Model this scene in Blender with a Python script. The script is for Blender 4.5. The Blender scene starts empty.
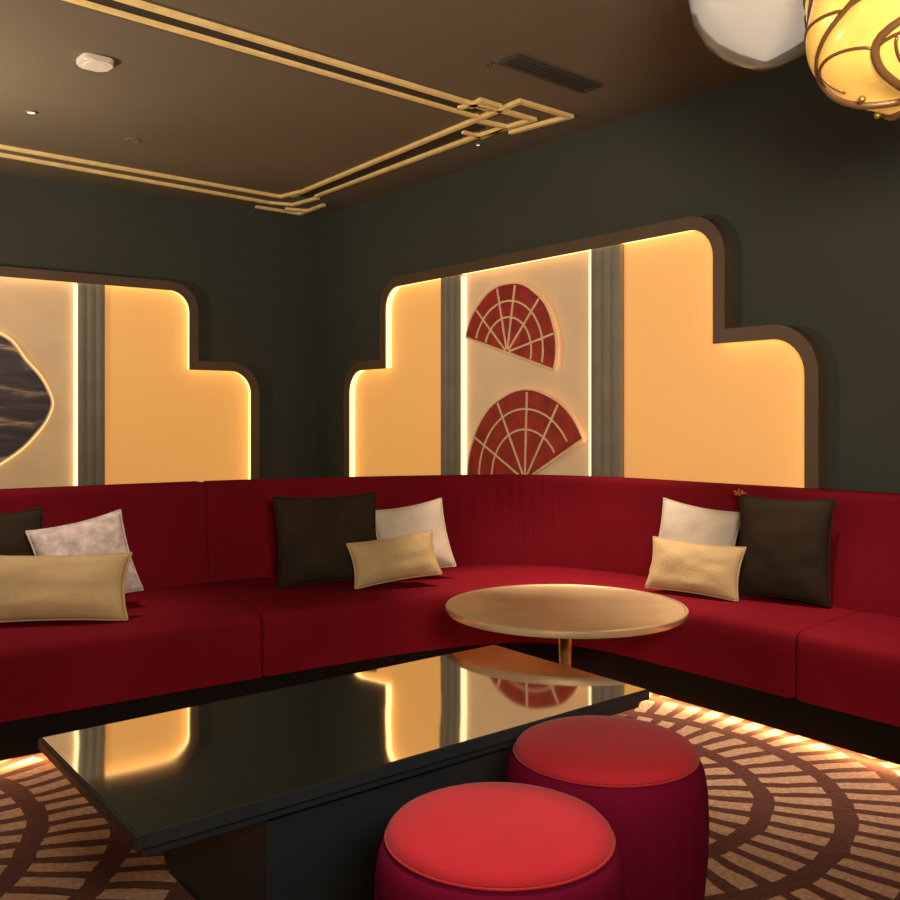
import bpy, bmesh, math, random
from mathutils import Vector, Matrix, noise
random.seed(7)
PI = math.pi
scene = bpy.context.scene
C = scene.collection
rad = math.radians

# ------------------------------------------------------------------ materials
def lin(r, g, b):
    f = lambda c: (c/255/12.92) if c/255 <= .04045 else ((c/255+.055)/1.055)**2.4
    return (f(r), f(g), f(b), 1)

def mat(name, col, rough=.6, metal=0, noise_scale=None, var=.15, bump=0, bump_scale=80, emit=None, estr=0,
        sheen=0, coat=0, trans=0, ior=1.5, spec=None):
    m = bpy.data.materials.new(name); m.use_nodes = True
    nt = m.node_tree; N = nt.nodes; L = nt.links
    b = N['Principled BSDF']
    b.inputs['Base Color'].default_value = col
    b.inputs['Roughness'].default_value = rough
    b.inputs['Metallic'].default_value = metal
    b.inputs['Sheen Weight'].default_value = sheen
    b.inputs['Coat Weight'].default_value = coat
    b.inputs['Transmission Weight'].default_value = trans
    b.inputs['IOR'].default_value = ior
    if spec is not None: b.inputs['Specular IOR Level'].default_value = spec
    tc = N.new('ShaderNodeTexCoord')
    if noise_scale:
        n = N.new('ShaderNodeTexNoise'); n.inputs['Scale'].default_value = noise_scale; n.inputs['Detail'].default_value = 5
        L.new(tc.outputs['Object'], n.inputs['Vector'])
        r = N.new('ShaderNodeMapRange'); r.inputs[1].default_value = .3; r.inputs[2].default_value = .7
        r.inputs[3].default_value = 1-var; r.inputs[4].default_value = 1+var
        L.new(n.outputs['Fac'], r.inputs[0])
        mx = N.new('ShaderNodeVectorMath'); mx.operation = 'SCALE'
        mx.inputs[0].default_value = col[:3]
        L.new(r.outputs[0], mx.inputs['Scale']); L.new(mx.outputs[0], b.inputs['Base Color'])
    if bump:
        n2 = N.new('ShaderNodeTexNoise'); n2.inputs['Scale'].default_value = bump_scale; n2.inputs['Detail'].default_value = 4
        L.new(tc.outputs['Object'], n2.inputs['Vector'])
        bp = N.new('ShaderNodeBump'); bp.inputs['Strength'].default_value = bump; bp.inputs['Distance'].default_value = .01
        L.new(n2.outputs['Fac'], bp.inputs['Height']); L.new(bp.outputs[0], b.inputs['Normal'])
    if emit:
        b.inputs['Emission Color'].default_value = emit; b.inputs['Emission Strength'].default_value = estr
    return m

M = {}
M['wall'] = mat('dark_green_paint', (.054, .059, .046, 1), .7, noise_scale=1.2, var=.08, bump=.1, bump_scale=60, spec=.25)
M['ceiling'] = mat('taupe_ceiling_paint', (.165, .134, .094, 1), .8, noise_scale=.8, var=.08, bump=.08, bump_scale=90, spec=.2)
M['gold_trim'] = mat('gold_leaf_trim', (1.0, .74, .30, 1), .45, noise_scale=14, var=.12, spec=.6)
M['groove'] = mat('dark_groove', (.03, .02, .018, 1), .7)
M['lip'] = mat('bronze_frame', (.11, .065, .036, 1), .5, metal=0, noise_scale=3, var=.1)
M['board'] = mat('backlit_amber_board', (.80, .50, .22, 1), .6, emit=(.80, .35, .075, 1), estr=.56, spec=.2)
M['centre'] = mat('self_lit_sand_plaster', (.62, .45, .30, 1), .7, noise_scale=3, var=.1, emit=(.55, .34, .15, 1), estr=.38, spec=.2)  # emission on the plaster stands in for light washing over it from the LEDs
M['pilaster'] = mat('grey_green_fluting', (.24, .22, .17, 1), .55, noise_scale=6, var=.1)
M['led'] = mat('warm_led', (.9, .8, .6, 1), .5, emit=(1, .60, .24, 1), estr=2.1)
M['ledcream'] = mat('cream_diffuser', (.9, .8, .6, 1), .5, emit=(1, .66, .34, 1), estr=1.7)
M['ledsoft'] = mat('soft_gold_led', (.9, .8, .5, 1), .5, emit=(1, .66, .22, 1), estr=1.0)
M['ledfloor'] = mat('floor_led', (.9, .8, .6, 1), .5, emit=(1, .46, .18, 1), estr=52)
M['red'] = mat('red_velvet', (.165, .0062, .0135, 1), .85, noise_scale=2.2, var=.14, bump=.12, bump_scale=140, sheen=0, spec=.04)
M['plinth'] = mat('black_plinth', (.006, .004, .0035, 1), .7, spec=.1)
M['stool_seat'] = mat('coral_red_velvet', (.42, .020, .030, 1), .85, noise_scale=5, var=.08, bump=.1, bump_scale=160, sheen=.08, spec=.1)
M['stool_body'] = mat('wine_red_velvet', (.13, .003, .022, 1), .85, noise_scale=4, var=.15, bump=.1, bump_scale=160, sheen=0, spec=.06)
M['mirror'] = mat('smoked_mirror_glass', (.72, .70, .64, 1), .045, metal=1)
M['blackedge'] = mat('black_lacquer', (.016, .020, .024, 1), .5, noise_scale=4, var=.1)
M['brass'] = mat('brushed_brass', (.72, .52, .30, 1), .36, metal=.45, noise_scale=8, var=.1)
M['brass_dark'] = mat('aged_brass', (.45, .27, .09, 1), .4, metal=.8)
M['c_dark'] = mat('espresso_cushion', (.030, .019, .011, 1), .9, noise_scale=6, var=.25, bump=.3, bump_scale=90, sheen=0, spec=.15)
M['c_gold'] = mat('sand_gold_cushion', (.50, .35, .165, 1), .8, noise_scale=5, var=.12, bump=.25, bump_scale=120, sheen=.1)
M['c_ivory'] = mat('ivory_cushion', (.60, .51, .40, 1), .8, noise_scale=6, var=.1, bump=.25, bump_scale=110)
M['c_marble'] = mat('mottled_ivory_cushion', (.60, .49, .45, 1), .8, noise_scale=22, var=.32, bump=.35, bump_scale=70)
M['tassel'] = mat('orange_tassel', (.55, .12, .03, 1), .8)
M['fan'] = mat('ruby_fan', (.40, .026, .020, 1), .45, noise_scale=9, var=.35)
M['rib'] = mat('gold_rib', (1.0, .74, .44, 1), .4, noise_scale=5, var=.1)
M['white'] = mat('white_plastic', (.80, .74, .62, 1), .4, noise_scale=5, var=.03)
M['vent'] = mat('dark_vent', (.05, .046, .038, 1), .5)
M['spotled'] = mat('lit_spot', (.9, .8, .7, 1), .4, emit=(1, .8, .6, 1), estr=3)
M['amber'] = mat('amber_glass', (.85, .45, .10, 1), .25, noise_scale=7, var=.25, emit=(1, .55, .11, 1), estr=.46, coat=.5)
M['lead'] = mat('dark_bronze_leading', (.16, .075, .025, 1), .4, metal=.3)
M['opal'] = mat('opal_glass', (.72, .69, .66, 1), .3, noise_scale=6, var=.04, emit=(.85, .88, .93, 1), estr=.46)
M['smoke'] = mat('smoky_glass', (.8, .74, .62, 1), .15, trans=.9, ior=1.15)
M['cord'] = mat('black_cord', (.02, .018, .015, 1), .6)
M['marble'] = mat('dark_marble', (.05, .045, .05, 1), .35)

# streaky dark marble
def marble_streaks(m):
    nt = m.node_tree; N = nt.nodes; L = nt.links; b = N['Principled BSDF']
    tc = N.new('ShaderNodeTexCoord'); mp = N.new('ShaderNodeMapping'); mp.inputs['Scale'].default_value = (1.3, 1.3, 8)
    n = N.new('ShaderNodeTexNoise'); n.inputs['Scale'].default_value = 1.6; n.inputs['Detail'].default_value = 7; n.inputs['Distortion'].default_value = .8
    cr = N.new('ShaderNodeValToRGB'); e = cr.color_ramp.elements
    e[0].position = .40; e[0].color = (.07, .06, .07, 1)
    e[1].position = .68; e[1].color = (.62, .46, .32, 1)
    k = cr.color_ramp.elements.new(.54); k.color = (.12, .10, .11, 1)
    k = cr.color_ramp.elements.new(.60); k.color = (.30, .22, .17, 1)
    L.new(tc.outputs['Object'], mp.inputs[0]); L.new(mp.outputs[0], n.inputs['Vector'])
    L.new(n.outputs['Fac'], cr.inputs[0]); L.new(cr.outputs[0], b.inputs['Base Color'])
marble_streaks(M['marble'])

# carpet: rings of radial bars around a lattice of centres
def carpet_mat():
    m = bpy.data.materials.new('fan_pattern_carpet'); m.use_nodes = True
    nt = m.node_tree; N = nt.nodes; L = nt.links; b = N['Principled BSDF']
    b.inputs['Roughness'].default_value = .95; b.inputs['Specular IOR Level'].default_value = .1
    b.inputs['Sheen Weight'].default_value = .1
    tc = N.new('ShaderNodeTexCoord')
    def math_(op, a, c=None, d=None):
        n = N.new('ShaderNodeMath'); n.operation = op
        for i, v in enumerate((a, c, d)):
            if v is None: continue
            if isinstance(v, (int, float)): n.inputs[i].default_value = v
            else: L.new(v, n.inputs[i])
        return n.outputs[0]
    wn = N.new('ShaderNodeTexNoise'); wn.inputs['Scale'].default_value = 5; wn.inputs['Detail'].default_value = 3
    L.new(tc.outputs['Object'], wn.inputs['Vector'])
    ws = N.new('ShaderNodeVectorMath'); ws.operation = 'SCALE'; ws.inputs['Scale'].default_value = .05
    L.new(wn.outputs['Color'], ws.inputs[0])
    ad = N.new('ShaderNodeVectorMath'); ad.operation = 'ADD'
    L.new(tc.outputs['Object'], ad.inputs[0]); L.new(ws.outputs[0], ad.inputs[1])
    sp = N.new('ShaderNodeSeparateXYZ'); L.new(ad.outputs[0], sp.inputs[0])
    x = math_('SUBTRACT', sp.outputs[0], .495); y = math_('SUBTRACT', sp.outputs[1], 3.425)
    a = math.atan2(.7, 2.6); p = math.hypot(2.6, .7)
    u = math_('ADD', math_('MULTIPLY', x, math.cos(a)), math_('MULTIPLY', y, math.sin(a)))
    v = math_('ADD', math_('MULTIPLY', x, -math.sin(a)), math_('MULTIPLY', y, math.cos(a)))
    u = math_('SUBTRACT', math_('FLOORED_MODULO', math_('ADD', u, p/2), p), p/2)
    v = math_('SUBTRACT', math_('FLOORED_MODULO', math_('ADD', v, p/2), p), p/2)
    r = math_('SQRT', math_('ADD', math_('MULTIPLY', u, u), math_('MULTIPLY', v, v)))
    th = math_('ARCTAN2', v, u)
    # rings
    rr = math_('FLOORED_MODULO', math_('ADD', r, .13 - .877 + .26*4), .26)
    ring = math_('LESS_THAN', math_('ABSOLUTE', math_('SUBTRACT', rr, .13)), .034)
    # radial bars; their number grows ring by ring
    idx = math_('FLOOR', math_('DIVIDE', math_('ADD', r, .26*4 - .877), .26))
    cnt = math_('MULTIPLY', math_('MAXIMUM', math_('SUBTRACT', idx, 0), 1), 16)
    ph = math_('ADD', math_('DIVIDE', math_('MULTIPLY', th, cnt), 2*PI), math_('MULTIPLY', idx, .37))
    fr = math_('FRACT', ph)
    bar = math_('LESS_THAN', math_('ABSOLUTE', math_('SUBTRACT', fr, .5)), .29)
    light = math_('MULTIPLY', bar, math_('SUBTRACT', 1, ring))
    fn = N.new('ShaderNodeTexNoise'); fn.inputs['Scale'].default_value = 60; fn.inputs['Detail'].default_value = 4
    L.new(tc.outputs['Object'], fn.inputs['Vector'])
    mix = N.new('ShaderNodeMix'); mix.data_type = 'RGBA'
    mix.inputs[6].default_value = (.11, .032, .020, 1); mix.inputs[7].default_value = (.52, .31, .19, 1)
    L.new(light, mix.inputs[0])
    sc = N.new('ShaderNodeVectorMath'); sc.operation = 'SCALE'
    mr = N.new('ShaderNodeMapRange'); mr.inputs[1].default_value = .3; mr.inputs[2].default_value = .7; mr.inputs[3].default_value = .72; mr.inputs[4].default_value = 1.25
    L.new(fn.outputs['Fac'], mr.inputs[0]); L.new(mix.outputs[2], sc.inputs[0]); L.new(mr.outputs[0], sc.inputs['Scale'])
    L.new(sc.outputs[0], b.inputs['Base Color'])
    bp = N.new('ShaderNodeBump'); bp.inputs['Strength'].default_value = .6; bp.inputs['Distance'].default_value = .006
    hh = math_('ADD', math_('MULTIPLY', light, .6), fn.outputs['Fac'])
    L.new(hh, bp.inputs['Height']); L.new(bp.outputs[0], b.inputs['Normal'])
    return m
M['carpet'] = carpet_mat()

# ------------------------------------------------------------------ helpers
def obj(name, bm, m, parent=None, smooth=False, recalc=True, autos=None):
    if recalc: bmesh.ops.recalc_face_normals(bm, faces=bm.faces)
    me = bpy.data.meshes.new(name); bm.to_mesh(me); bm.free()
    if smooth:
        for p in me.polygons: p.use_smooth = True
        if autos is not None:
            try: me.set_sharp_from_angle(angle=autos)
            except Exception: pass
    o = bpy.data.objects.new(name, me); C.objects.link(o); me.materials.append(m)
    if parent: o.parent = parent; o.matrix_parent_inverse = parent.matrix_world.inverted()
    return o

def tag(o, label, cat, group=None):
    o['label'] = label; o['category'] = cat
    if group: o['group'] = group
    return o

def thing(name, label, cat, loc=(0, 0, 0), rotz=0, group=None):
    o = bpy.data.objects.new(name, None); C.objects.link(o)
    o.location = loc; o.rotation_euler = (0, 0, rotz); o.empty_display_size = .1
    o.matrix_world = Matrix.Translation(loc) @ Matrix.Rotation(rotz, 4, 'Z')
    return tag(o, label, cat, group)

def struct(o):
    o['kind'] = 'structure'; return o

def hexa(bm, pts):      # 8 points: bottom 4, top 4
    v = [bm.verts.new(p) for p in pts]
    for f in ((0, 3, 2, 1), (4, 5, 6, 7), (0, 1, 5, 4), (1, 2, 6, 5), (2, 3, 7, 6), (3, 0, 4, 7)):
        bm.faces.new([v[i] for i in f])

def prism(bm, poly, z0, z1):
    a = [bm.verts.new((x, y, z0)) for x, y in poly]; b = [bm.verts.new((x, y, z1)) for x, y in poly]
    n = len(poly)
    bm.faces.new(a[::-1]); bm.faces.new(b)
    for i in range(n): bm.faces.new((a[i], a[(i+1) % n], b[(i+1) % n], b[i]))

def tube(bm, pts, r, n=8, closed=False):
    pts = [Vector(p) for p in pts]; rings = []
    N_ = len(pts); up = None
    for i, p in enumerate(pts):
        if closed: t = pts[(i+1) % N_]-pts[i-1]
        else: t = pts[min(i+1, N_-1)]-pts[max(i-1, 0)]
        t.normalize()
        if up is None:
            up = t.orthogonal().normalized()
        s = t.cross(up)
        if s.length < 1e-5: s = t.orthogonal()
        s.normalize(); up = s.cross(t).normalized()
        rings.append([bm.verts.new(p + (s*math.cos(2*PI*k/n) + up*math.sin(2*PI*k/n))*r) for k in range(n)])
    m = N_ if closed else N_-1
    for i in range(m):
        a, b = rings[i], rings[(i+1) % N_]
        off = 0
        if closed and i == N_-1:
            off = min(range(n), key=lambda o: (a[0].co-b[o].co).length)
        for k in range(n):
            bm.faces.new((a[k], a[(k+1) % n], b[(k+1+off) % n], b[(k+off) % n]))
    if not closed:
        bm.faces.new(rings[0][::-1]); bm.faces.new(rings[-1])

def lathe(bm, prof, n=64, cx=0, cy=0, fn=None):
    rings = []
    for (r, z) in prof:
        if r < 1e-6: rings.append([bm.verts.new((cx, cy, z))])
        else:
            rg = []
            for k in range(n):
                a = 2*PI*k/n; q = r*(fn(a, z) if fn else 1)
                rg.append(bm.verts.new((cx+q*math.cos(a), cy+q*math.sin(a), z)))
            rings.append(rg)
    for a, b in zip(rings, rings[1:]):
        if len(a) == 1 and len(b) == 1: continue
        if len(a) == 1:
            for k in range(n): bm.faces.new((a[0], b[(k+1) % n], b[k]))
        elif len(b) == 1:
            for k in range(n): bm.faces.new((a[k], a[(k+1) % n], b[0]))
        else:
            for k in range(n): bm.faces.new((a[k], a[(k+1) % n], b[(k+1) % n], b[k]))
    return rings

# ------------------------------------------------------------------ room
CW = Vector((-1.177, 8.47)); UR = Vector((.62, -.785)); UL = Vector((-.807, -.59))
NR = Vector((-.785, -.62)); NL = Vector((.59, -.807))
HC = 3.1
LR, LL = 11.0, 7.0
PR = CW+UR*LR; PL = CW+UL*LL; PF = CW+UR*LR+UL*LL
def P2(side, t, d): return CW + (UR if side == 'r' else UL)*t + (NR if side == 'r' else NL)*d
def W(side, t, d, z): p = P2(side, t, d); return Vector((p.x, p.y, z))
def wslab(name, a, b, outward):
    bm = bmesh.new(); th = .15
    d = (b-a).normalized(); a = a-d*.0; o = outward*th
    pts = [(a.x, a.y), (b.x, b.y), (b.x+o.x, b.y+o.y), (a.x+o.x, a.y+o.y)]
    prism(bm, pts, 0, HC)
    struct(obj(name, bm, M['wall']))
wslab('wall_right', CW, PR, -NR)
wslab('wall_left', CW, PL, -NL)
wslab('wall_back', PL, PF, (UL+Vector((0, 0))).normalized())
wslab('wall_near', PR, PF, UR.normalized())
e = .3
def grow(k): 
    c = (CW+PR+PL+PF)/4
    return [tuple(c+(p-c)*k) for p in (CW, PL, PF, PR)]
bm = bmesh.new(); prism(bm, grow(1.03), -.1, 0); struct(obj('floor', bm, M['carpet']))
bm = bmesh.new(); prism(bm, grow(1.03), HC, HC+.12); struct(obj('ceiling', bm, M['ceiling']))

# ------------------------------------------------------------------ ceiling trims
def strip_path(bm, pts, w, z0=HC-.018, z1=HC):
    pts = [Vector(p) for p in pts]; n = len(pts); L_, R_ = [], []
    for i, p in enumerate(pts):
        d1 = (pts[i]-pts[i-1]).normalized() if i > 0 else None
        d2 = (pts[i+1]-pts[i]).normalized() if i < n-1 else None
        if d1 is None: d1 = d2
        if d2 is None: d2 = d1
        nn = Vector((-(d1.y+d2.y), d1.x+d2.x))
        if nn.length < .2: nn = Vector((-d1.y, d1.x))
        nn.normalize()
        k = max(.45, nn.dot(Vector((-d1.y, d1.x))))
        L_.append(p+nn*w/2/k); R_.append(p-nn*w/2/k)
    a = [[bm.verts.new((q.x, q.y, z)) for q in S] for S in (L_, R_) for z in (z0, z1)]
    Ll, Lh, Rl, Rh = a
    for i in range(n-1):
        bm.faces.new((Ll[i], Ll[i+1], Rl[i+1], Rl[i])); bm.faces.new((Lh[i], Lh[i+1], Rh[i+1], Rh[i]))
        bm.faces.new((Ll[i], Ll[i+1], Lh[i+1], Lh[i])); bm.faces.new((Rl[i], Rl[i+1], Rh[i+1], Rh[i]))
    bm.faces.new((Ll[0], Rl[0], Rh[0], Lh[0])); bm.faces.new((Ll[-1], Rl[-1], Rh[-1], Lh[-1]))
def cp(x, y):
    Y = (HC-.02-1.3)*950/(420-y); return ((x-450)/950*Y, Y)
def ext(a, b, k):     # prolong a->b backwards
    a = Vector(a); b = Vector(b); return tuple(a-(b-a).normalized()*k)
trim_n = [0]
def trim(paths, m=M['gold_trim'], w=.035, z0=HC-.022):
    trim_n[0] += 1
    bm = bmesh.new()
    for p in paths: strip_path(bm, p, w, z0)
    return struct(obj('trim_%d' % trim_n[0], bm, m))
# near line (upper left of the picture to the right-hand corner)
ci0, ci1 = cp(68, 0), cp(477, 118)
dci = (Vector(ci1)-Vector(ci0)).normalized(); nci = Vector((dci.y, -dci.x))
co0 = tuple(Vector(ci0)+nci*.143); co1 = tuple(Vector(ci1)+nci*.143-dci*.02)
cm0 = tuple(Vector(ci0)+nci*.0715); cm1 = tuple(Vector(ci1)+nci*.0715-dci*.04)
trim([[ext(ci0, ci1, 3.0), ci1]], w=.030)
trim([[ext(co0, co1, 3.0), co1]], w=.030)
trim([[ext(cm0, cm1, 3.0), cm1]], M['groove'], .12, HC-.006)
# right-hand line with its interlocking key ends
trim([[cp(292, 197), cp(520, 103), cp(570, 118), cp(510, 134)]], w=.032)
trim([[cp(316, 197), cp(476, 138), cp(533, 121), cp(505, 113), cp(474, 105), cp(459, 109)]], w=.032)
trim([[cp(463, 133), cp(482, 138), cp(505, 128), cp(478, 122)], [cp(470, 108), cp(481, 102), cp(500, 108)]], w=.030)
trim([[cp(304, 198.5), cp(480, 129)]], M['groove'], .085, HC-.006)
# far line along the left wall
a0, a1 = cp(0, 148), cp(281, 198); b0, b1 = cp(0, 156), cp(270, 204)
trim([[ext(a0, a1, 2.5), a1, cp(300, 193)]], w=.032)
trim([[ext(b0, b1, 2.5), b1, cp(293, 206), cp(318, 199)]], w=.032)
trim([[cp(256, 208), cp(300, 215), cp(324, 206)], [cp(285, 210), cp(308, 212)]], w=.032)

# ------------------------------------------------------------------ ceiling fittings
def ceil_frame(x, y): return Vector((*cp(x, y), 0))
t = thing('smoke_detector', 'cream rectangular detector with rounded corners on the ceiling inside the gold border', 'smoke detector', (*cp(95, 64), HC))
bm = bmesh.new()
def rrect(w, h, r, n=5):
    pts = []
    for cx, cy, a0_ in ((w/2-r, h/2-r, 0), (-w/2+r, h/2-r, 90), (-w/2+r, -h/2+r, 180), (w/2-r, -h/2+r, 270)):
        for k in range(n+1):
            a = rad(a0_+90*k/n); pts.append((cx+r*math.cos(a), cy+r*math.sin(a)))
    return pts
def rot2(pts, a, ox=0, oy=0): return [(ox+x*math.cos(a)-y*math.sin(a), oy+x*math.sin(a)+y*math.cos(a)) for x, y in pts]
dx, dy = cp(95, 64)
prism(bm, rot2(rrect(.155, .155, .04), rad(40), dx, dy), HC-.030, HC)
bmesh.ops.bevel(bm, geom=[e_ for e_ in bm.edges if all(v.co.z < HC-.02 for v in e_.verts)], offset=.008, segments=2, affect='EDGES')
obj('housing', bm, M['white'], t)
bm = bmesh.new(); prism(bm, rot2(rrect(.10, .10, .025), rad(40), dx, dy), HC-.034, HC-.029); obj('cover', bm, M['white'], t)

def spot(x, y, r, label, m, cat='spotlight', name='ceiling_spotlight', deep=.012):
    px, py = cp(x, y)
    t = thing(name, label, cat, (px, py, HC))
    bm = bmesh.new(); lathe(bm, [(r*.62, HC-.001), (r*.62, HC-deep*.7), (r*.8, HC-deep), (r, HC-deep*.4), (r, HC)], 24, px, py)
    obj('bezel', bm, M['vent'] if m == M['gold_trim'] else M['ceiling'], t, True)
    bm = bmesh.new(); lathe(bm, [(0, HC-deep*.5), (r*.61, HC-deep*.5), (r*.61, HC)], 24, px, py)
    obj('lens', bm, m, t)
    return t
spot(31, 115, .036, 'small bright round spotlight in the ceiling left of the cream detector', M['spotled'])
spot(133, 143, .05, 'dark round flush speaker in the ceiling below the cream detector', M['ceiling'], 'speaker', 'ceiling_speaker', .006)
spot(478, 147, .022, 'tiny glowing sprinkler dot below the interlocked gold corner', M['spotled'], 'sprinkler', 'ceiling_sprinkler')
spot(490, 67, .016, 'tiny dot fitting on the ceiling left of the dark slot vent', M['gold_trim'], 'sprinkler', 'ceiling_sprinkler')

va, vb = Vector(cp(508, 61)), Vector(cp(592, 91))
mid = (va+vb)/2; d = (vb-va); ln = d.length; ang = math.atan2(d.y, d.x)
t = thing('ceiling_vent', 'long dark slot air vent in the ceiling right of the gold corner', 'vent', (mid.x, mid.y, HC))
bm = bmesh.new()
w_ = .13
outer = rot2([(-ln/2, -w_/2), (ln/2, -w_/2), (ln/2, w_/2), (-ln/2, w_/2)], ang, mid.x, mid.y)
inner = rot2([(-ln/2+.02, -w_/2+.018), (ln/2-.02, -w_/2+.018), (ln/2-.02, w_/2-.018), (-ln/2+.02, w_/2-.018)], ang, mid.x, mid.y)
for i in range(4):
    j = (i+1) % 4
    hexa(bm, [(*outer[i], HC-.015), (*outer[j], HC-.015), (*inner[j], HC-.015), (*inner[i], HC-.015),
              (*outer[i], HC), (*outer[j], HC), (*inner[j], HC), (*inner[i], HC)])
obj('frame', bm, M['vent'], t)
for k in (-1, 0, 1):
    bm = bmesh.new(); prism(bm, rot2([(-ln/2+.02, k*.026-.006), (ln/2-.02, k*.026-.006), (ln/2-.02, k*.026+.006), (-ln/2+.02, k*.026+.006)], ang, mid.x, mid.y), HC-.012, HC-.001)
    obj('slat', bm, M['vent'], t)
bm = bmesh.new(); prism(bm, inner, HC-.003, HC); obj('backing', bm, M['groove'], t)

# ------------------------------------------------------------------ illuminated stepped panels
def contour(tc, z0=.52):
    """stepped art-deco outline, inner edge, open at the bottom, as (t, z) from one foot to the other"""
    half = [(2.11, z0), (2.11, 1.735, .21), (1.575, 1.735), (1.575, 2.365, .19)]
    pts = []
    def arc(cx, cz, r, a0_, a1_, n=8):
        return [(cx+r*math.cos(rad(a0_+(a1_-a0_)*k/n)), cz+r*math.sin(rad(a0_+(a1_-a0_)*k/n))) for k in range(n+1)]
    right = [(2.11, z0)] + arc(2.11-.21, 1.735-.21, .21, 0, 90) + [(1.575, 1.735)] + arc(1.575-.19, 2.365-.19, .19, 0, 90)
    left = [(-x, z) for x, z in right[::-1]]
    return [(tc-x, z) for x, z in left[::-1]], [(tc+x, z) for x, z in right], [(tc+x, z) for x, z in right+left]
def offset_path(pts, k):      # + = outwards for a counter-clockwise path
    out = []
    n = len(pts)
    for i, p in enumerate(pts):
        p = Vector(p)
        d1 = (p-Vector(pts[i-1])).normalized() if i > 0 else (Vector(pts[1])-p).normalized()
        d2 = (Vector(pts[i+1])-p).normalized() if i < n-1 else d1
        nn = Vector((d1.y+d2.y, -(d1.x+d2.x))).normalized()
        c = max(.5, nn.dot(Vector((d1.y, -d1.x))))
        q = p+nn*k/c; out.append((q.x, q.y))
    return out
DP = .085      # how far the frame stands off the wall
def tz_prism(bm, side, poly, d0, d1):
    a = [bm.verts.new(W(side, t_, d0, z)) for t_, z in poly]; b = [bm.verts.new(W(side, t_, d1, z)) for t_, z in poly]
    n = len(poly); bm.faces.new(a); bm.faces.new(b[::-1])
    for i in range(n): bm.faces.new((a[i], a[(i+1) % n], b[(i+1) % n], b[i]))
def ribbon(bm, side, prof_paths, closed=True):
    """prof_paths: list of (path, depth) swept as a closed section"""
    rings = [[bm.verts.new(W(side, t_, d, z)) for t_, z in p] for p, d in prof_paths]
    m = len(rings); n = len(rings[0])
    for j in range(m if closed else m-1):
        a, b = rings[j], rings[(j+1) % m]
        for i in range(n-1): bm.faces.new((a[i], a[i+1], b[i+1], b[i]))
    if closed:
        bm.faces.new([r[0] for r in rings]); bm.faces.new([r[-1] for r in rings][::-1])
def strip_box(bm, side, t0, t1, d0, d1, z0, z1):
    hexa(bm, [W(side, t0, d0, z0), W(side, t1, d0, z0), W(side, t1, d1, z0), W(side, t0, d1, z0),
              W(side, t0, d0, z1), W(side, t1, d0, z1), W(side, t1, d1, z1), W(side, t0, d1, z1)])

def panel(side, tc, label):
    b = P2(side, tc, 0)
    t = thing('illuminated_wall_panel', label, 'wall panel', (b.x, b.y, .52))
    full = contour(tc)[2]
    inn = full; out = offset_path(full, .046); over = offset_path(full, -.028)
    bm = bmesh.new()
    ribbon(bm, side, [(inn, .0), (inn, DP-.014), (over, DP-.014), (over, DP), (out, DP), (out, 0)])
    obj('frame', bm, M['lip'], t)
    # led line hidden behind the lip
    bm = bmesh.new()
    q0 = offset_path(full, -.002); q1 = offset_path(full, -.020)
    ribbon(bm, side, [(q0, .014), (q0, .068), (q1, .068), (q1, .014)])
    obj('led_strip', bm, M['led'], t)
    # boards
    PI_, PO = (.635, .865) if side == 'r' else (.685, .885)
    def clip(x0, x1):
        # part of the outline between x0 and x1 (relative), plus the foot line
        pts = [(x, z) for x, z in full if x0-1e-6 <= x-tc <= x1+1e-6]
        ins = []
        top = 2.365
        poly = []
        if x0 < 0: poly = [(tc+x1, .52), (tc+x1, top)] + pts + ([] if x0 < -2 else [(tc+x0, top), (tc+x0, .52)])
        if x1 > 2: poly = pts + [(tc+x0, top), (tc+x0, .52)]
        return poly
    right_pts = [(x, z) for x, z in full if x-tc > 1.0]
    left_pts = [(x, z) for x, z in full if x-tc < -1.0]
    bm = bmesh.new(); tz_prism(bm, side, right_pts+[(tc+PO, 2.365), (tc+PO, .52)], .001, .012); obj('side_board', bm, M['board'], t)
    bm = bmesh.new(); tz_prism(bm, side, [(tc-PO, .52), (tc-PO, 2.365)]+left_pts, .001, .012); obj('side_board', bm, M['board'], t)
    bm = bmesh.new(); tz_prism(bm, side, [(tc-PI_, .52), (tc+PI_, .52), (tc+PI_, 2.365), (tc-PI_, 2.365)], .001, .012); obj('centre_board', bm, M['centre'], t)
    for s in (-1, 1):
        # fluted pilaster
        bm = bmesh.new()
        poly = []
        n = 26
        for k in range(n+1):
            u = k/n; tt = PI_+(PO-PI_)*u
            dd = .052 + .007*abs(math.sin(u*PI*3))
            poly.append((tt, dd))
        ring0 = [W(side, tc+s*tt, dd, .52) for tt, dd in [(PI_, .001)]+poly+[(PO, .001)]]
        ring1 = [W(side, tc+s*tt, dd, 2.345) for tt, dd in [(PI_, .001)]+poly+[(PO, .001)]]
        a = [bm.verts.new(p) for p in ring0]; c = [bm.verts.new(p) for p in ring1]
        m_ = len(a); bm.faces.new(a); bm.faces.new(c[::-1])
        for i in range(m_): bm.faces.new((a[i], a[(i+1) % m_], c[(i+1) % m_], c[i]))
        obj('pilaster', bm, M['pilaster'], t)
        bm = bmesh.new()
        x0, x1 = sorted((tc+s*(PI_-.001), tc+s*(PI_-.024)))
        strip_box(bm, side, x0, x1, .013, .048, .54, 2.33)
        obj('led_strip', bm, M['ledcream'], t)
    return t
panel('r', 2.72, 'stepped amber-lit wall panel with two red fans, right of the room corner')
panel('l', 2.76, 'stepped amber-lit wall panel with a dark cloud plaque, left of the room corner')

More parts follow.
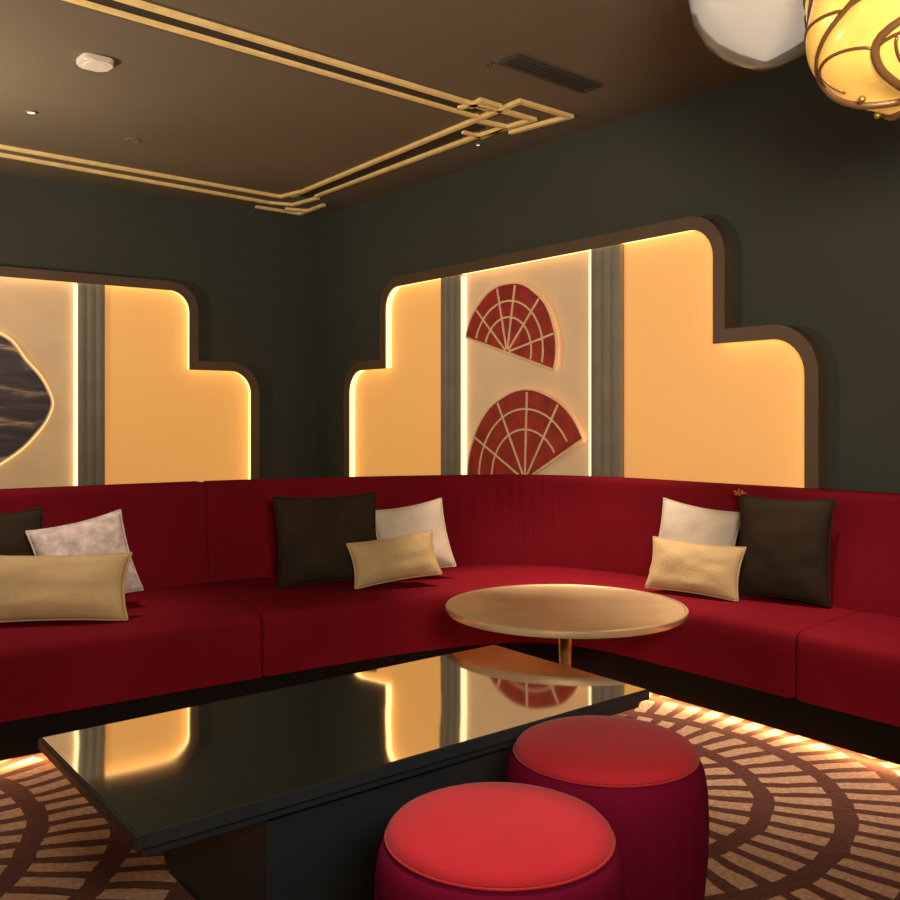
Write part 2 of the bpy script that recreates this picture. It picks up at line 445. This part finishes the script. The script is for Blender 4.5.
# ------------------------------------------------------------------ red fans
def fan(pt, pz, R_, a0_, a1_, ribs, arcs, label):
    b = W('r', pt, .05, pz)
    t = thing('wall_fan', label, 'fan ornament', b, 0, 'red fans on the lit panel')
    def pol(r, a): return (pt+r*math.cos(rad(a)), pz+r*math.sin(rad(a)))
    n = 48
    sc = lambda f: 1+.012*abs(math.sin(f*PI*len(ribs)))
    bm = bmesh.new()
    poly = [pol(R_*sc(k/n), a0_+(a1_-a0_)*k/n) for k in range(n+1)]
    full180 = abs(a1_-a0_) > 175
    tz_prism(bm, 'r', [pol(0, 0)]+poly, .045, .062)
    obj('fan_leaf', bm, M['fan'], t)
    def bar(p, q, w, d0, d1, nm='rib', m=M['rib']):
        p = Vector(p); q = Vector(q); dd = (q-p).normalized(); nn = Vector((-dd.y, dd.x))*w/2
        bm = bmesh.new(); tz_prism(bm, 'r', [tuple(p-nn), tuple(q-nn), tuple(q+nn), tuple(p+nn)], d0, d1)
        return obj(nm, bm, m, t)
    for a in ribs: bar(pol(.02, a), pol(R_*.99, a), .013, .061, .069)
    for r_, c0, c1 in arcs:
        bm = bmesh.new(); m_ = 24
        poly = [pol(r_*R_-.006, c0+(c1-c0)*k/m_) for k in range(m_+1)] + [pol(r_*R_+.006, c0+(c1-c0)*k/m_) for k in range(m_, -1, -1)]
        tz_prism(bm, 'r', poly, .061, .068); obj('arc_band', bm, M['rib'], t)
    # rim: thin gold edge
    bm = bmesh.new()
    rim = [pol(R_*sc(k/n), a0_+(a1_-a0_)*k/n) for k in range(n+1)]; rim2 = [pol(R_*sc(k/n)+.009, a0_+(a1_-a0_)*k/n) for k in range(n, -1, -1)]
    tz_prism(bm, 'r', rim+rim2, .043, .066); obj('rim', bm, M['rib'], t)
    for a in (a0_, a1_): bar(pol(0, a), pol(R_, a), .013, .043, .067, 'rim')
    # glow line behind the leaf
    bm = bmesh.new()
    g1 = [pol(R_-.03, a0_+(a1_-a0_)*k/n) for k in range(n+1)]; g2 = [pol(R_-.018, a0_+(a1_-a0_)*k/n) for k in range(n, -1, -1)]
    tz_prism(bm, 'r', g1+g2, .022, .032); obj('led_strip', bm, M['led'], t)
    # spacer holding it off the board
    bm = bmesh.new(); c_ = pol(R_*.4, (a0_+a1_)/2)
    tz_prism(bm, 'r', [(c_[0]+.04*math.cos(k*PI/8), c_[1]+.04*math.sin(k*PI/8)) for k in range(16)], .010, .046); obj('spacer', bm, M['brass_dark'], t)
    return t
fan(2.60, 1.755, .455, -17, 163.5, [12, 47, 80, 103, 136], [(.52, -14, 160), (.76, -14, 160)],
    'upper red fan, a tilted half disc with gold ribs, on the amber-lit panel')
fan(2.775, .905, .585, 28, 196, [58, 88, 118, 152], [(.57, 34, 190), (.80, 34, 190)],
    'lower red fan, a wide open sector with gold ribs rising above the sofa back')

# ------------------------------------------------------------------ dark cloud plaque
right_side = [(2.70, .90), (2.61, .96), (2.44, 1.08), (2.33, 1.20), (2.26, 1.30), (2.22, 1.41), (2.235, 1.49), (2.30, 1.62), (2.41, 1.75), (2.50, 1.88), (2.61, 1.945), (2.70, 1.965)]
def smooth_pts(p, k=4):
    out = []
    n = len(p)
    for i in range(n-1):
        a, b_, c, d_ = p[max(i-1, 0)], p[i], p[i+1], p[min(i+2, n-1)]
        for j in range(k):
            s = j/k
            out.append(tuple(.5*((2*b_[m]) + (-a[m]+c[m])*s + (2*a[m]-5*b_[m]+4*c[m]-d_[m])*s*s + (-a[m]+3*b_[m]-3*c[m]+d_[m])*s**3) for m in (0, 1)))
    out.append(p[-1]); return out
rs = smooth_pts(right_side); ls = [(2*2.76-x, z) for x, z in rs[::-1]]
outline = [(2.80+(x-2.76)*.97, 1.43+(z-1.43)*.96) for x, z in rs+ls]
b = W('l', 2.76, .05, .9)
t = thing('wall_plaque', 'dark streaked marble cloud plaque with gold edge on the left amber-lit panel', 'wall plaque', b)
bm = bmesh.new(); tz_prism(bm, 'l', outline, .045, .065); obj('marble_slab', bm, M['marble'], t)
def grow2(pl, k):
    n = len(pl); out = []
    for i in range(n):
        a = Vector(pl[i-1]); c = Vector(pl[(i+1) % n]); d_ = (c-a).normalized(); nn = Vector((-d_.y, d_.x))
        q = Vector(pl[i])+nn*k; out.append((q.x, q.y))
    return out
cen = Vector((2.80, 1.43))
def away(pl, k):
    g = grow2(pl, k)
    if (Vector(g[5])-cen).length < (Vector(pl[5])-cen).length: g = grow2(pl, -k)
    return g
g = away(outline, .012)
bm = bmesh.new()
n = len(outline)
rings = [[bm.verts.new(W('l', x, d, z)) for x, z in pl] for pl, d in ((outline, .043), (outline, .068), (g, .068), (g, .043))]
for j in range(4):
    a, c = rings[j], rings[(j+1) % 4]
    for i in range(n): bm.faces.new((a[i], a[(i+1) % n], c[(i+1) % n], c[i]))
obj('rim', bm, M['rib'], t)
bm = bmesh.new(); s1 = away(outline, -.03); tz_prism(bm, 'l', [(x, z) for x, z in s1], .02, .03)
obj('light_sheet', bm, M['ledsoft'], t)
bm = bmesh.new(); tz_prism(bm, 'l', [(2.76+.05*math.cos(k*PI/8), 1.4+.05*math.sin(k*PI/8)) for k in range(16)], .010, .046); obj('spacer', bm, M['brass_dark'], t)

# ------------------------------------------------------------------ banquette
CTRL = [((-2.963, 2.586), (-3.49, 3.31)), ((-1.672, 3.53), (-2.2, 4.31)), ((-.704, 4.238), (-1.16, 5.07)), ((-.139, 4.62), (-.45, 5.40)),
        ((.33, 4.80), (.36, 5.60)), ((.63, 4.72), (.90, 5.34)), ((.905, 4.44), (1.27, 4.90)), ((1.648, 3.48), (2.12, 3.89)), ((2.4, 2.51), (2.87, 2.95))]
def cr(k, s):
    s = max(0, min(len(CTRL)-1, s)); i = min(int(s), len(CTRL)-2); f = s-i
    g_ = lambda j: Vector(CTRL[max(0, min(len(CTRL)-1, j))][k])
    a, b_, c, d_ = g_(i-1), g_(i), g_(i+1), g_(i+2)
    return .5*((2*b_)+(c-a)*f+(2*a-5*b_+4*c-d_)*f*f+(3*b_-a-3*c+d_)*f**3)
def sec(s):
    F = cr(0, s); Cc = cr(1, s); o = (Cc-F).normalized(); return F, Cc, o
def sweep(s0, s1, prof, name, m, parent, n=None, gap=.0, endr=.0):
    """prof(s) -> list of (Vector2 xy, z) closed section"""
    n = n or max(6, int((s1-s0)*12)); rings = []
    bm = bmesh.new()
    ss = [s0+(s1-s0)*i/n for i in range(n+1)]
    if endr:
        ss = [s0]+[s0+endr*.4, s0+endr]+ss[1:-1]+[s1-endr, s1-endr*.4, s1]
    for i, s in enumerate(ss):
        P = prof(s)
        if endr:
            dd = min(s-s0, s1-s); k = .014*(1-min(1, dd/endr))**2
            if k > 0:
                cx = sum((p[0] for p in P), Vector((0, 0)))/len(P); cz = sum(p[1] for p in P)/len(P)
                Q = []
                for p, z in P:
                    v = Vector((p.x-cx.x, p.y-cx.y, z-cz)); l_ = v.length; v *= (l_-k)/l_
                    Q.append((Vector((cx.x+v.x, cx.y+v.y)), cz+v.z))
                P = Q
        rings.append([bm.verts.new((p.x, p.y, z)) for p, z in P])
    for a, b_ in zip(rings, rings[1:]):
        for i in range(len(a)): bm.faces.new((a[i], a[(i+1) % len(a)], b_[(i+1) % len(a)], b_[i]))
    bm.faces.new(rings[0]); bm.faces.new(rings[-1][::-1])
    return obj(name, bm, m, parent, True, autos=rad(50))
def ragg(c, r, a0_, a1_, n=5): return [(c[0]+r*math.cos(rad(a0_+(a1_-a0_)*k/n)), c[1]+r*math.sin(rad(a0_+(a1_-a0_)*k/n))) for k in range(n+1)]
def seat_prof(s):
    F, Cc, o = sec(s); D = (Cc-F).length
    pts = [(0.0, .175), (.0, .28), (-.004, .36)] + ragg((.045, .405), .045, 180, 90) + [(D*.35, .455), (D*.7, .452), (D-.004, .447), (D-.004, .175)]
    return [(F+o*x, z) for x, z in pts]
def back_prof(s):
    F, Cc, o = sec(s)
    rip = .008*math.sin(s*68)*math.exp(-((s-4.02)/.42)**2) if 2.9 < s < 5.2 else 0
    pts = [(0.0, .19), (0, .46), (.015+rip*.6, .60), (.035+rip, .75), (.05+rip, .90)] + ragg((.085, .935), .035, 180, 90, 4) + ragg((.165, .94), .03, 90, 0, 3) + [(.195, .19)]
    return [(Cc+o*x, z) for x, z in pts]
sofa = thing('curved_banquette', 'long curved red velvet banquette sofa running along both lit walls', 'sofa', (.33, 4.9, 0))
e_ = .0012
for s0, s1 in ((0, 1.86), (1.86, 6.67), (6.67, 8)):
    sweep(s0+e_, s1-e_, seat_prof, 'seat_cushion', M['red'], sofa, n=max(10, int((s1-s0)*16)), endr=.02)
for s0, s1 in ((0, 1.88), (1.88, 6.87), (6.87, 8)):
    sweep(s0+e_, s1-e_, back_prof, 'backrest', M['red'], sofa, n=max(10, int((s1-s0)*80)), endr=.02)
def plinth_prof(s):
    F, Cc, o = sec(s); return [(F+o*.012, .032), (F+o*.012, .18), (Cc+o*.18, .18), (Cc+o*.18, .032)]
sweep(0, 8, plinth_prof, 'plinth', M['plinth'], sofa, n=100)
def foot_prof(s):
    F, Cc, o = sec(s); return [(F+o*.10, .0), (F+o*.10, .033), (Cc+o*.16, .033), (Cc+o*.16, .0)]
sweep(0, 8, foot_prof, 'foot_rail', M['plinth'], sofa, n=100)
def led_prof(s):
    F, Cc, o = sec(s); return [(F+o*.026, .0275), (F+o*.026, .0318), (F+o*.060, .0318), (F+o*.060, .0275)]
sweep(0, 8, led_prof, 'led_strip', M['ledfloor'], sofa, n=100)

# low ledge filling the gap between the sofa back and the walls
bm = bmesh.new()
poly = []
for i in range(0, 61):
    s = 5.2*i/60; F, Cc, o = sec(s); p = Cc+o*.215; poly.append((p.x, p.y))
# reach the walls
def wall_t(side, p): return (Vector(p)-CW).dot(UR if side == 'r' else UL)
tr = wall_t('r', poly[-1]); tl = wall_t('l', poly[0])
poly += [tuple(P2('r', tr, .001)), tuple(CW+(NR+NL)*.002), tuple(P2('l', tl, .001))]
prism(bm, poly, 0, .50)
o = struct(obj('trim_%d' % (trim_n[0]+1), bm, M['wall']))

# ------------------------------------------------------------------ cushions
def cushion(name, label, base, wdir, w, h, th, lean, roll, m, seed, cat='cushion', group=None, mirror=1, n=22):
    """base: world point at the middle of the lower edge; wdir: direction of the lower edge"""
    t = thing(name, label, cat, base, 0, group)
    wd = Vector((wdir[0], wdir[1], 0)).normalized(); back = Vector((-wd.y, wd.x, 0))     # away from the camera
    up = (Vector((0, 0, 1))*math.cos(lean)+back*math.sin(lean)).normalized(); fr = wd.cross(up).normalized()
    Rr = Matrix.Rotation(roll, 3, fr)
    X, Z, Y = Rr @ wd, Rr @ up, fr
    bm = bmesh.new(); b0 = Vector(base)
    def pos(u, v, s):
        x = w/2*u*(1-.075*(1-v*v)**1.0); z = h/2*v*(1-.085*(1-u*u))
        y = th/2*(max(0, 1-abs(u)**2.6)**.55)*(max(0, 1-abs(v)**2.6)**.55)*s
        nz = noise.noise(Vector((u*1.6+seed, v*1.6, s*2.0+seed)))*.014 + noise.noise(Vector((u*4+seed, v*4, s+seed*3)))*.005
        y += nz*min(1, (1-max(abs(u), abs(v)))*4)
        return b0 + X*x + Z*(z+h/2) + Y*(y)
    F_ = [[None]*(n+1) for _ in range(n+1)]; B_ = [[None]*(n+1) for _ in range(n+1)]
    for i in range(n+1):
        for j in range(n+1):
            u = math.sin((i/n-.5)*PI); v = math.sin((j/n-.5)*PI)
            u = .5*u+.5*(2*i/n-1); v = .5*v+.5*(2*j/n-1)
            F_[i][j] = bm.verts.new(pos(u, v, 1))
            B_[i][j] = F_[i][j] if i in (0, n) or j in (0, n) else bm.verts.new(pos(u, v, -1))
    for i in range(n):
        for j in range(n):
            bm.faces.new((F_[i][j], F_[i+1][j], F_[i+1][j+1], F_[i][j+1]))
            bm.faces.new((B_[i][j], B_[i][j+1], B_[i+1][j+1], B_[i+1][j]))
    # rest it on the seat: lowest vertex at base height
    lo = min(v.co.z for v in bm.verts); dz = b0.z-lo
    for v in bm.verts: v.co.z += dz
    edge = [F_[i][0].co.copy() for i in range(n+1)]+[F_[n][j].co.copy() for j in range(1, n+1)]+[F_[i][n].co.copy() for i in range(n-1, -1, -1)]+[F_[0][j].co.copy() for j in range(n-1, 0, -1)]
    obj('cushion_cover', bm, m, t, True)
    bm = bmesh.new(); tube(bm, edge, .0045, 6, True); 
    for v in bm.verts: v.co.z = max(v.co.z, b0.z)
    obj('piping', bm, m, t, True)
    return t, X, Y, Z, dz
SZ = .4585
def seatpt(x, y, z=SZ):   # picture point on the seat plane
    Y = (1.3-z)*950/(y-420); return ((x-450)/950*Y, Y)
def base_of(x, y): p = seatpt(x, y); return (p[0], p[1], SZ)
DL = (.807, .59)
cushion('throw_pillow', 'espresso brown square cushion half hidden at the far left of the sofa', base_of(-10, 613), DL, .50, .44, .12, rad(13), rad(1), M['c_dark'], 1.3, n=16)
cushion('throw_pillow', 'mottled ivory square cushion leaning behind the long gold one at the left', base_of(97, 611), (.85, .5), .41, .385, .12, rad(20), rad(11), M['c_marble'], 2.1)
cushion('lumbar_pillow', 'long sand gold lumbar cushion at the left end of the sofa', base_of(44, 624), (.97, .22), .66, .29, .13, rad(22), rad(-1), M['c_gold'], 3.7)
cushion('throw_pillow', 'large espresso brown square cushion left of the ivory one, middle of the sofa', base_of(331, 585), (.92, .38), .55, .46, .14, rad(10), rad(1), M['c_dark'], 4.9)
cushion('throw_pillow', 'ivory square cushion standing behind the small gold one, middle of the sofa', base_of(420, 579), (.97, .22), .40, .375, .12, rad(16), rad(9), M['c_ivory'], 5.5)
cushion('lumbar_pillow', 'small gold lumbar cushion in front of the ivory one, middle of the sofa', base_of(399, 587), (.98, .20), .45, .235, .12, rad(24), rad(8), M['c_gold'], 6.2)
cushion('throw_pillow', 'ivory square cushion behind the gold one at the right of the sofa', base_of(688, 586), (.80, -.60), .43, .39, .11, rad(11), rad(-7), M['c_ivory'], 7.4)
cushion('lumbar_pillow', 'gold lumbar cushion with pinched corners leaning at the right of the sofa', base_of(690, 596), (.80, -.60), .47, .255, .11, rad(18), rad(-2), M['c_gold'], 8.8)
tk, X, Y, Z, dz = cushion('throw_pillow', 'large espresso brown square cushion with an orange tassel at the right of the sofa', base_of(781, 602), (.84, -.54), .43, .485, .115, rad(7), rad(-1), M['c_dark'], 9.9)
# tassel on its upper left corner
cnr = Vector(tk.location)+X*(-.215)+Z*.475+Vector((0, 0, dz))
bm = bmesh.new()
for k in range(22):
    a = random.uniform(0, 2*PI); el = random.uniform(.1, 1.2); l_ = random.uniform(.02, .045)
    dv = Vector((math.cos(a)*math.cos(el), math.sin(a)*math.cos(el), math.sin(el)))
    tube(bm, [cnr, cnr+dv*l_*.5+Vector((0, 0, .003)), cnr+dv*l_], .0022, 5)
obj('tassel', bm, M['tassel'], tk)

# ------------------------------------------------------------------ long mirror-topped table
h_ = .85
A = Vector((-.7536*h_, 2.273*h_)); Lf = Vector((-1.296*h_, 2.987*h_)); Rg = Vector((.741*h_, 3.519*h_)); Bk = Lf+(Rg-A)
zt = .45
tc_ = (A+Bk)/2
U = (Rg-A).normalized(); V = (Lf-A).normalized(); LU = (Rg-A).length; LV = (Lf-A).length
def tp(u, v): p = A+(Rg-A)*u+(Lf-A)*v; return (p.x, p.y)
def quad(iu, iv, iw=None):
    a, b_ = iu/LU, iv/LV; c_ = (iv if iw is None else iw)/LV
    return [tp(a, b_), tp(1-a, b_), tp(1-a, 1-c_), tp(a, 1-c_)]
table = thing('long_table', 'long low table with a dark mirror top in front of the sofa', 'table', (tc_.x, tc_.y, 0))
bm = bmesh.new(); prism(bm, quad(0, 0), zt-.030, zt-.0005)
bmesh.ops.bevel(bm, geom=bm.edges[:], offset=.003, segments=2, affect='EDGES')
obj('tabletop', bm, M['blackedge'], table)
# mirror sheet with a faint hand-ground wave
bm = bmesh.new(); nu, nv = 60, 28; G = []
for i in range(nu+1):
    row = []
    for j in range(nv+1):
        q = tp(.006+(1-.012)*i/nu, .012+(1-.024)*j/nv)
        row.append(bm.verts.new((q[0], q[1], zt+.0018+.0007*noise.noise(Vector((q[0]*3.2, q[1]*3.2, 0))))))
    G.append(row)
for i in range(nu):
    for j in range(nv): bm.faces.new((G[i][j], G[i+1][j], G[i+1][j+1], G[i][j+1]))
bo = G[0][:]+[G[i][nv] for i in range(1, nu+1)]+[G[nu][j] for j in range(nv-1, -1, -1)]+[G[i][0] for i in range(nu-1, 0, -1)]
lo_ = [bm.verts.new((v.co.x, v.co.y, zt-.002)) for v in bo]
for i in range(len(bo)): bm.faces.new((bo[i], bo[(i+1) % len(bo)], lo_[(i+1) % len(bo)], lo_[i]))
bm.faces.new(lo_)
obj('mirror_sheet', bm, M['mirror'], table, True, autos=rad(30))
bm = bmesh.new(); prism(bm, quad(.025, .025), zt-.056, zt-.030); obj('apron', bm, M['blackedge'], table)
bm = bmesh.new(); prism(bm, quad(.34, .08, .03), .03, zt-.056); obj('pedestal', bm, M['blackedge'], table)
bm = bmesh.new(); prism(bm, quad(.35, .09, .04), 0, .03); obj('base', bm, M['blackedge'], table)

# ------------------------------------------------------------------ round brass table
gx, gy, gz = .468, 3.86, .55
rt = thing('round_table', 'round brass pedestal table between the long mirror table and the sofa corner', 'table', (gx, gy, 0))
bm = bmesh.new()
lathe(bm, [(0, gz-.034), (.44, gz-.034), (.475, gz-.030), (.485, gz-.018), (.487, gz-.004), (.483, gz), (.476, gz+.001), (.472, gz-.003), (.44, gz-.0045), (0, gz-.0045)], 96, gx, gy)
obj('tabletop', bm, M['brass'], rt, True, autos=rad(40))
bm = bmesh.new(); lathe(bm, [(0, gz-.034), (.10, gz-.036), (.06, gz-.05), (.028, gz-.08), (.024, .3), (.028, .06), (.05, .03), (0, .03)], 32, gx, gy)
obj('stem', bm, M['brass_dark'], rt, True)
bm = bmesh.new(); lathe(bm, [(0, 0), (.215, 0), (.22, .006), (.215, .014), (.06, .03), (0, .032)], 64, gx, gy)
obj('base', bm, M['brass_dark'], rt, True, autos=rad(50))

# ------------------------------------------------------------------ stools
def stool(x, y, label, rz):
    t = thing('velvet_stool', label, 'stool', (x, y, 0), rz, 'round red velvet stools')
    bm = bmesh.new()
    pleat = lambda a, z: 1+.006*math.cos(a*26)*max(0, min(1, (.44-z)/.1))
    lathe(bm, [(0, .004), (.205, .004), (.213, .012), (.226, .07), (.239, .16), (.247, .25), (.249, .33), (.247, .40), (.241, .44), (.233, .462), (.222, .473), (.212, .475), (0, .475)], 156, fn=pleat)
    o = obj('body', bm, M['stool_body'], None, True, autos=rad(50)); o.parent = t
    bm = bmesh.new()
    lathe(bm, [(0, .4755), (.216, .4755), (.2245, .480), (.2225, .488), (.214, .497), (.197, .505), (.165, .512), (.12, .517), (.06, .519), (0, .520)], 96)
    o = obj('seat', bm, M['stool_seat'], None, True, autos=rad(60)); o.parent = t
    bm = bmesh.new(); tube(bm, [(.2255*math.cos(2*PI*k/72), .2255*math.sin(2*PI*k/72), .4765) for k in range(72)], .003, 8, True)
    o = obj('piping', bm, M['stool_seat'], None, True); o.parent = t
    return t
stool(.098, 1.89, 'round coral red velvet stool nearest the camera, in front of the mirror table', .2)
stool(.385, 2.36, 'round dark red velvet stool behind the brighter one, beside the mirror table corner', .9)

# ------------------------------------------------------------------ pendant lamps
# opal pendant
ox, oy, oz = .905, 2.72, 2.327
t = thing('opal_pendant_lamp', 'white opal glass pendant lamp with a pointed bowl left of the amber lamp', 'pendant lamp', (ox, oy, HC))
bm = bmesh.new(); lathe(bm, [(0, oz), (.03, oz+.015), (.09, oz+.049), (.145, oz+.088), (.185, oz+.135), (.203, oz+.19), (.205, oz+.24), (.19, oz+.30), (.15, oz+.35), (.07, oz+.385), (0, oz+.39)], 64, ox, oy)
obj('lamp_shade', bm, M['opal'], t, True)
bm = bmesh.new()
prof = [(.0, oz-.016), (.05, oz-.008), (.12, oz+.027), (.168, oz+.07), (.202, oz+.13), (.216, oz+.20)]
lathe(bm, prof+[(r_-.004, z+.003) for r_, z in prof[::-1]], 64, ox, oy)
obj('outer_bowl', bm, M['smoke'], t, True)
bm = bmesh.new(); lathe(bm, [(0, oz+.44), (.03, oz+.44), (.06, oz+.40), (.07, oz+.38), (0, oz+.38)], 32, ox, oy); obj('cap', bm, M['brass_dark'], t, True)
bm = bmesh.new(); tube(bm, [(ox, oy, oz+.43), (ox, oy, HC-.02)], .005); obj('cord', bm, M['cord'], t)
bm = bmesh.new(); lathe(bm, [(0, HC), (.06, HC), (.055, HC-.02), (0, HC-.025)], 32, ox, oy); obj('ceiling_rose', bm, M['brass_dark'], t, True)

# leaded amber pendant, lobed
ax, ay, az = 1.135, 2.25, 2.30
t = thing('amber_pendant_lamp', 'lobed amber stained glass pendant lamp with dark leading at the upper right', 'pendant lamp', (ax, ay, HC))
NLB = 6; TW = 1.25
PH = rad(153)
GT = [(-1, 6), (-.84, 1), (-.64, 6), (-.48, 27), (-.28, 53), (0, 76), (.4, 100), (1, 150)]
def gt(f):
    n_ = len(GT)
    for i in range(n_-1):
        if f <= GT[i+1][0] or i == n_-2:
            (f0, g0), (f1, g1) = GT[i], GT[i+1]; h = f1-f0; u = max(0, min(1, (f-f0)/h))
            sl = lambda k: (GT[min(k+1, n_-1)][1]-GT[max(k-1, 0)][1])/(GT[min(k+1, n_-1)][0]-GT[max(k-1, 0)][0])
            m0, m1 = sl(i)*h, sl(i+1)*h
            return rad(g0*(2*u**3-3*u*u+1)+m0*(u**3-2*u*u+u)+g1*(-2*u**3+3*u*u)+m1*(u**3-u*u))
RA, HB, HT = .278, .248, .25
def apt(a, f, k=0):
    """a: azimuth, f: -1 bottom .. 1 top; the lobes wind round the shade"""
    lb = abs(math.sin((a-PH-gt(f))*NLB/2))**.6          # 0 in the valleys, 1 on the crests
    r = (max(0, 1-abs(f)**3.2))**(1/3.2)*RA*(.93+.07*lb)
    H = HB if f < 0 else HT
    z = H*f*(1 if f > 0 else (.93+.07*(1-lb)*min(1, r/(RA*.5))))
    r += k
    return Vector((ax+r*math.cos(a), ay+r*math.sin(a), az+z))
bm = bmesh.new(); na, nf = 168, 56
fs = [math.sin((j/nf-.5)*PI) for j in range(nf+1)]
rows = []
for j, f in enumerate(fs):
    if j in (0, nf): rows.append([bm.verts.new(apt(PH, f))])
    else: rows.append([bm.verts.new(apt(2*PI*i/na, f)) for i in range(na)])
for a, b_ in zip(rows, rows[1:]):
    for i in range(na):
        j = (i+1) % na
        if len(a) == 1: bm.faces.new((a[0], b_[j], b_[i]))
        elif len(b_) == 1: bm.faces.new((a[i], a[j], b_[0]))
        else: bm.faces.new((a[i], a[j], b_[j], b_[i]))
obj('lamp_shade', bm, M['amber'], t, True)
for L_ in range(NLB):
    a0v = PH+2*PI*L_/NLB
    bm = bmesh.new()
    tube(bm, [apt(a0v+gt(f), f, .003) for f in fs[1:-1]], .0105, 8)
    obj('leading', bm, M['lead'], t, True)
    bm = bmesh.new()
    for f0 in (-.70, -.30, .12):
        tube(bm, [apt(a0v+gt(f0)+2*PI/NLB*k/12, f0+.03*math.sin(PI*k/12), .001) for k in range(13)], .0042, 6)
    # short stems across the panes
    tube(bm, [apt(a0v+gt(f)+.22, f, .001) for f in [-.90+.2*k/6 for k in range(7)]], .004, 6)
    tube(bm, [apt(a0v+gt(-.3)+.10, f, .001) for f in [-.29+.36*k/8 for k in range(9)]], .004, 6)
    obj('leading', bm, M['lead'], t, True)
    p = apt(a0v+.35, -.95)
    bm = bmesh.new(); bmesh.ops.create_uvsphere(bm, u_segments=12, v_segments=8, radius=.009, matrix=Matrix.Translation(p+Vector((0, 0, -.012))))
    obj('finial', bm, M['brass_dark'], t, True)
bm = bmesh.new(); lathe(bm, [(0, az+HT+.05), (.03, az+HT+.045), (.09, az+HT+.01), (.12, az+HT-.02), (0, az+HT-.02)], 32, ax, ay); obj('cap', bm, M['brass_dark'], t, True)
bm = bmesh.new(); tube(bm, [(ax, ay, az+HT+.04), (ax, ay, HC-.02)], .006); obj('chain', bm, M['brass_dark'], t)
bm = bmesh.new(); lathe(bm, [(0, HC), (.065, HC), (.06, HC-.02), (0, HC-.028)], 32, ax, ay); obj('ceiling_rose', bm, M['brass_dark'], t, True)

# ------------------------------------------------------------------ lights
def light(kind, name, loc, energy, col, size=.1, target=None, spot=None, blend=.6):
    l = bpy.data.lights.new(name, kind); l.energy = energy; l.color = col
    if kind == 'AREA': l.size = size
    else: l.shadow_soft_size = size
    if kind == 'SPOT': l.spot_size = rad(spot); l.spot_blend = blend
    o = bpy.data.objects.new(name, l); C.objects.link(o); o.location = loc
    if target: o.rotation_euler = (Vector(target)-Vector(loc)).to_track_quat('-Z', 'Y').to_euler()
    return o
light('SPOT', 'stool_downlight', (.1, 1.75, 3.02), 180, (1, .80, .70), .04, (.06, 1.80, 0), 14, .6)
light('SPOT', 'table_downlight', (.45, 4.75, 3.02), 520, (1, .78, .58), .05, (.6, 4.95, 0), 44, 1)
light('SPOT', 'sofa_downlight', (-1.8, 4.0, 3.02), 130, (1, .80, .66), .06, (-1.8, 4.0, 0), 50, 1)
light('SPOT', 'sofa_downlight_right', (1.35, 3.9, 3.02), 320, (1, .80, .62), .06, (1.35, 3.9, 0), 44, 1)
light('POINT', 'room_fill', (-1.2, -1.2, 2.3), 22, (1, .86, .70), .25)  # unseen point fill added behind the camera to lift the dark room
light('AREA', 'ceiling_fill', (.4, -.1, 1.7), 185, (1, .84, .66), .6, (.4, 1.2, 3.1))  # added area fill facing up from behind the camera, brightens the ceiling
light('AREA', 'ceiling_fill_far', (-3.6, 4.3, 1.75), 78, (1, .82, .60), .4, (-3.0, 4.6, 3.1))  # second added fill, out of view at left, lifts the far ceiling and walls
w = bpy.data.worlds.new('World'); scene.world = w; w.use_nodes = True
w.node_tree.nodes['Background'].inputs[0].default_value = (.9, .7, .5, 1); w.node_tree.nodes['Background'].inputs[1].default_value = .02

# ------------------------------------------------------------------ camera
cam = bpy.data.cameras.new('camera'); co = bpy.data.objects.new('camera', cam); C.objects.link(co)
co.location = (0, 0, 1.3); co.rotation_euler = (rad(90), 0, 0)
cam.sensor_width = 36; cam.lens = 950/900*36; cam.shift_y = -30/900
scene.camera = co
vs = scene.view_settings
vs.view_transform = 'Standard'; vs.look = 'None'; vs.gamma = 1; vs.use_curve_mapping = False; vs.exposure = 0
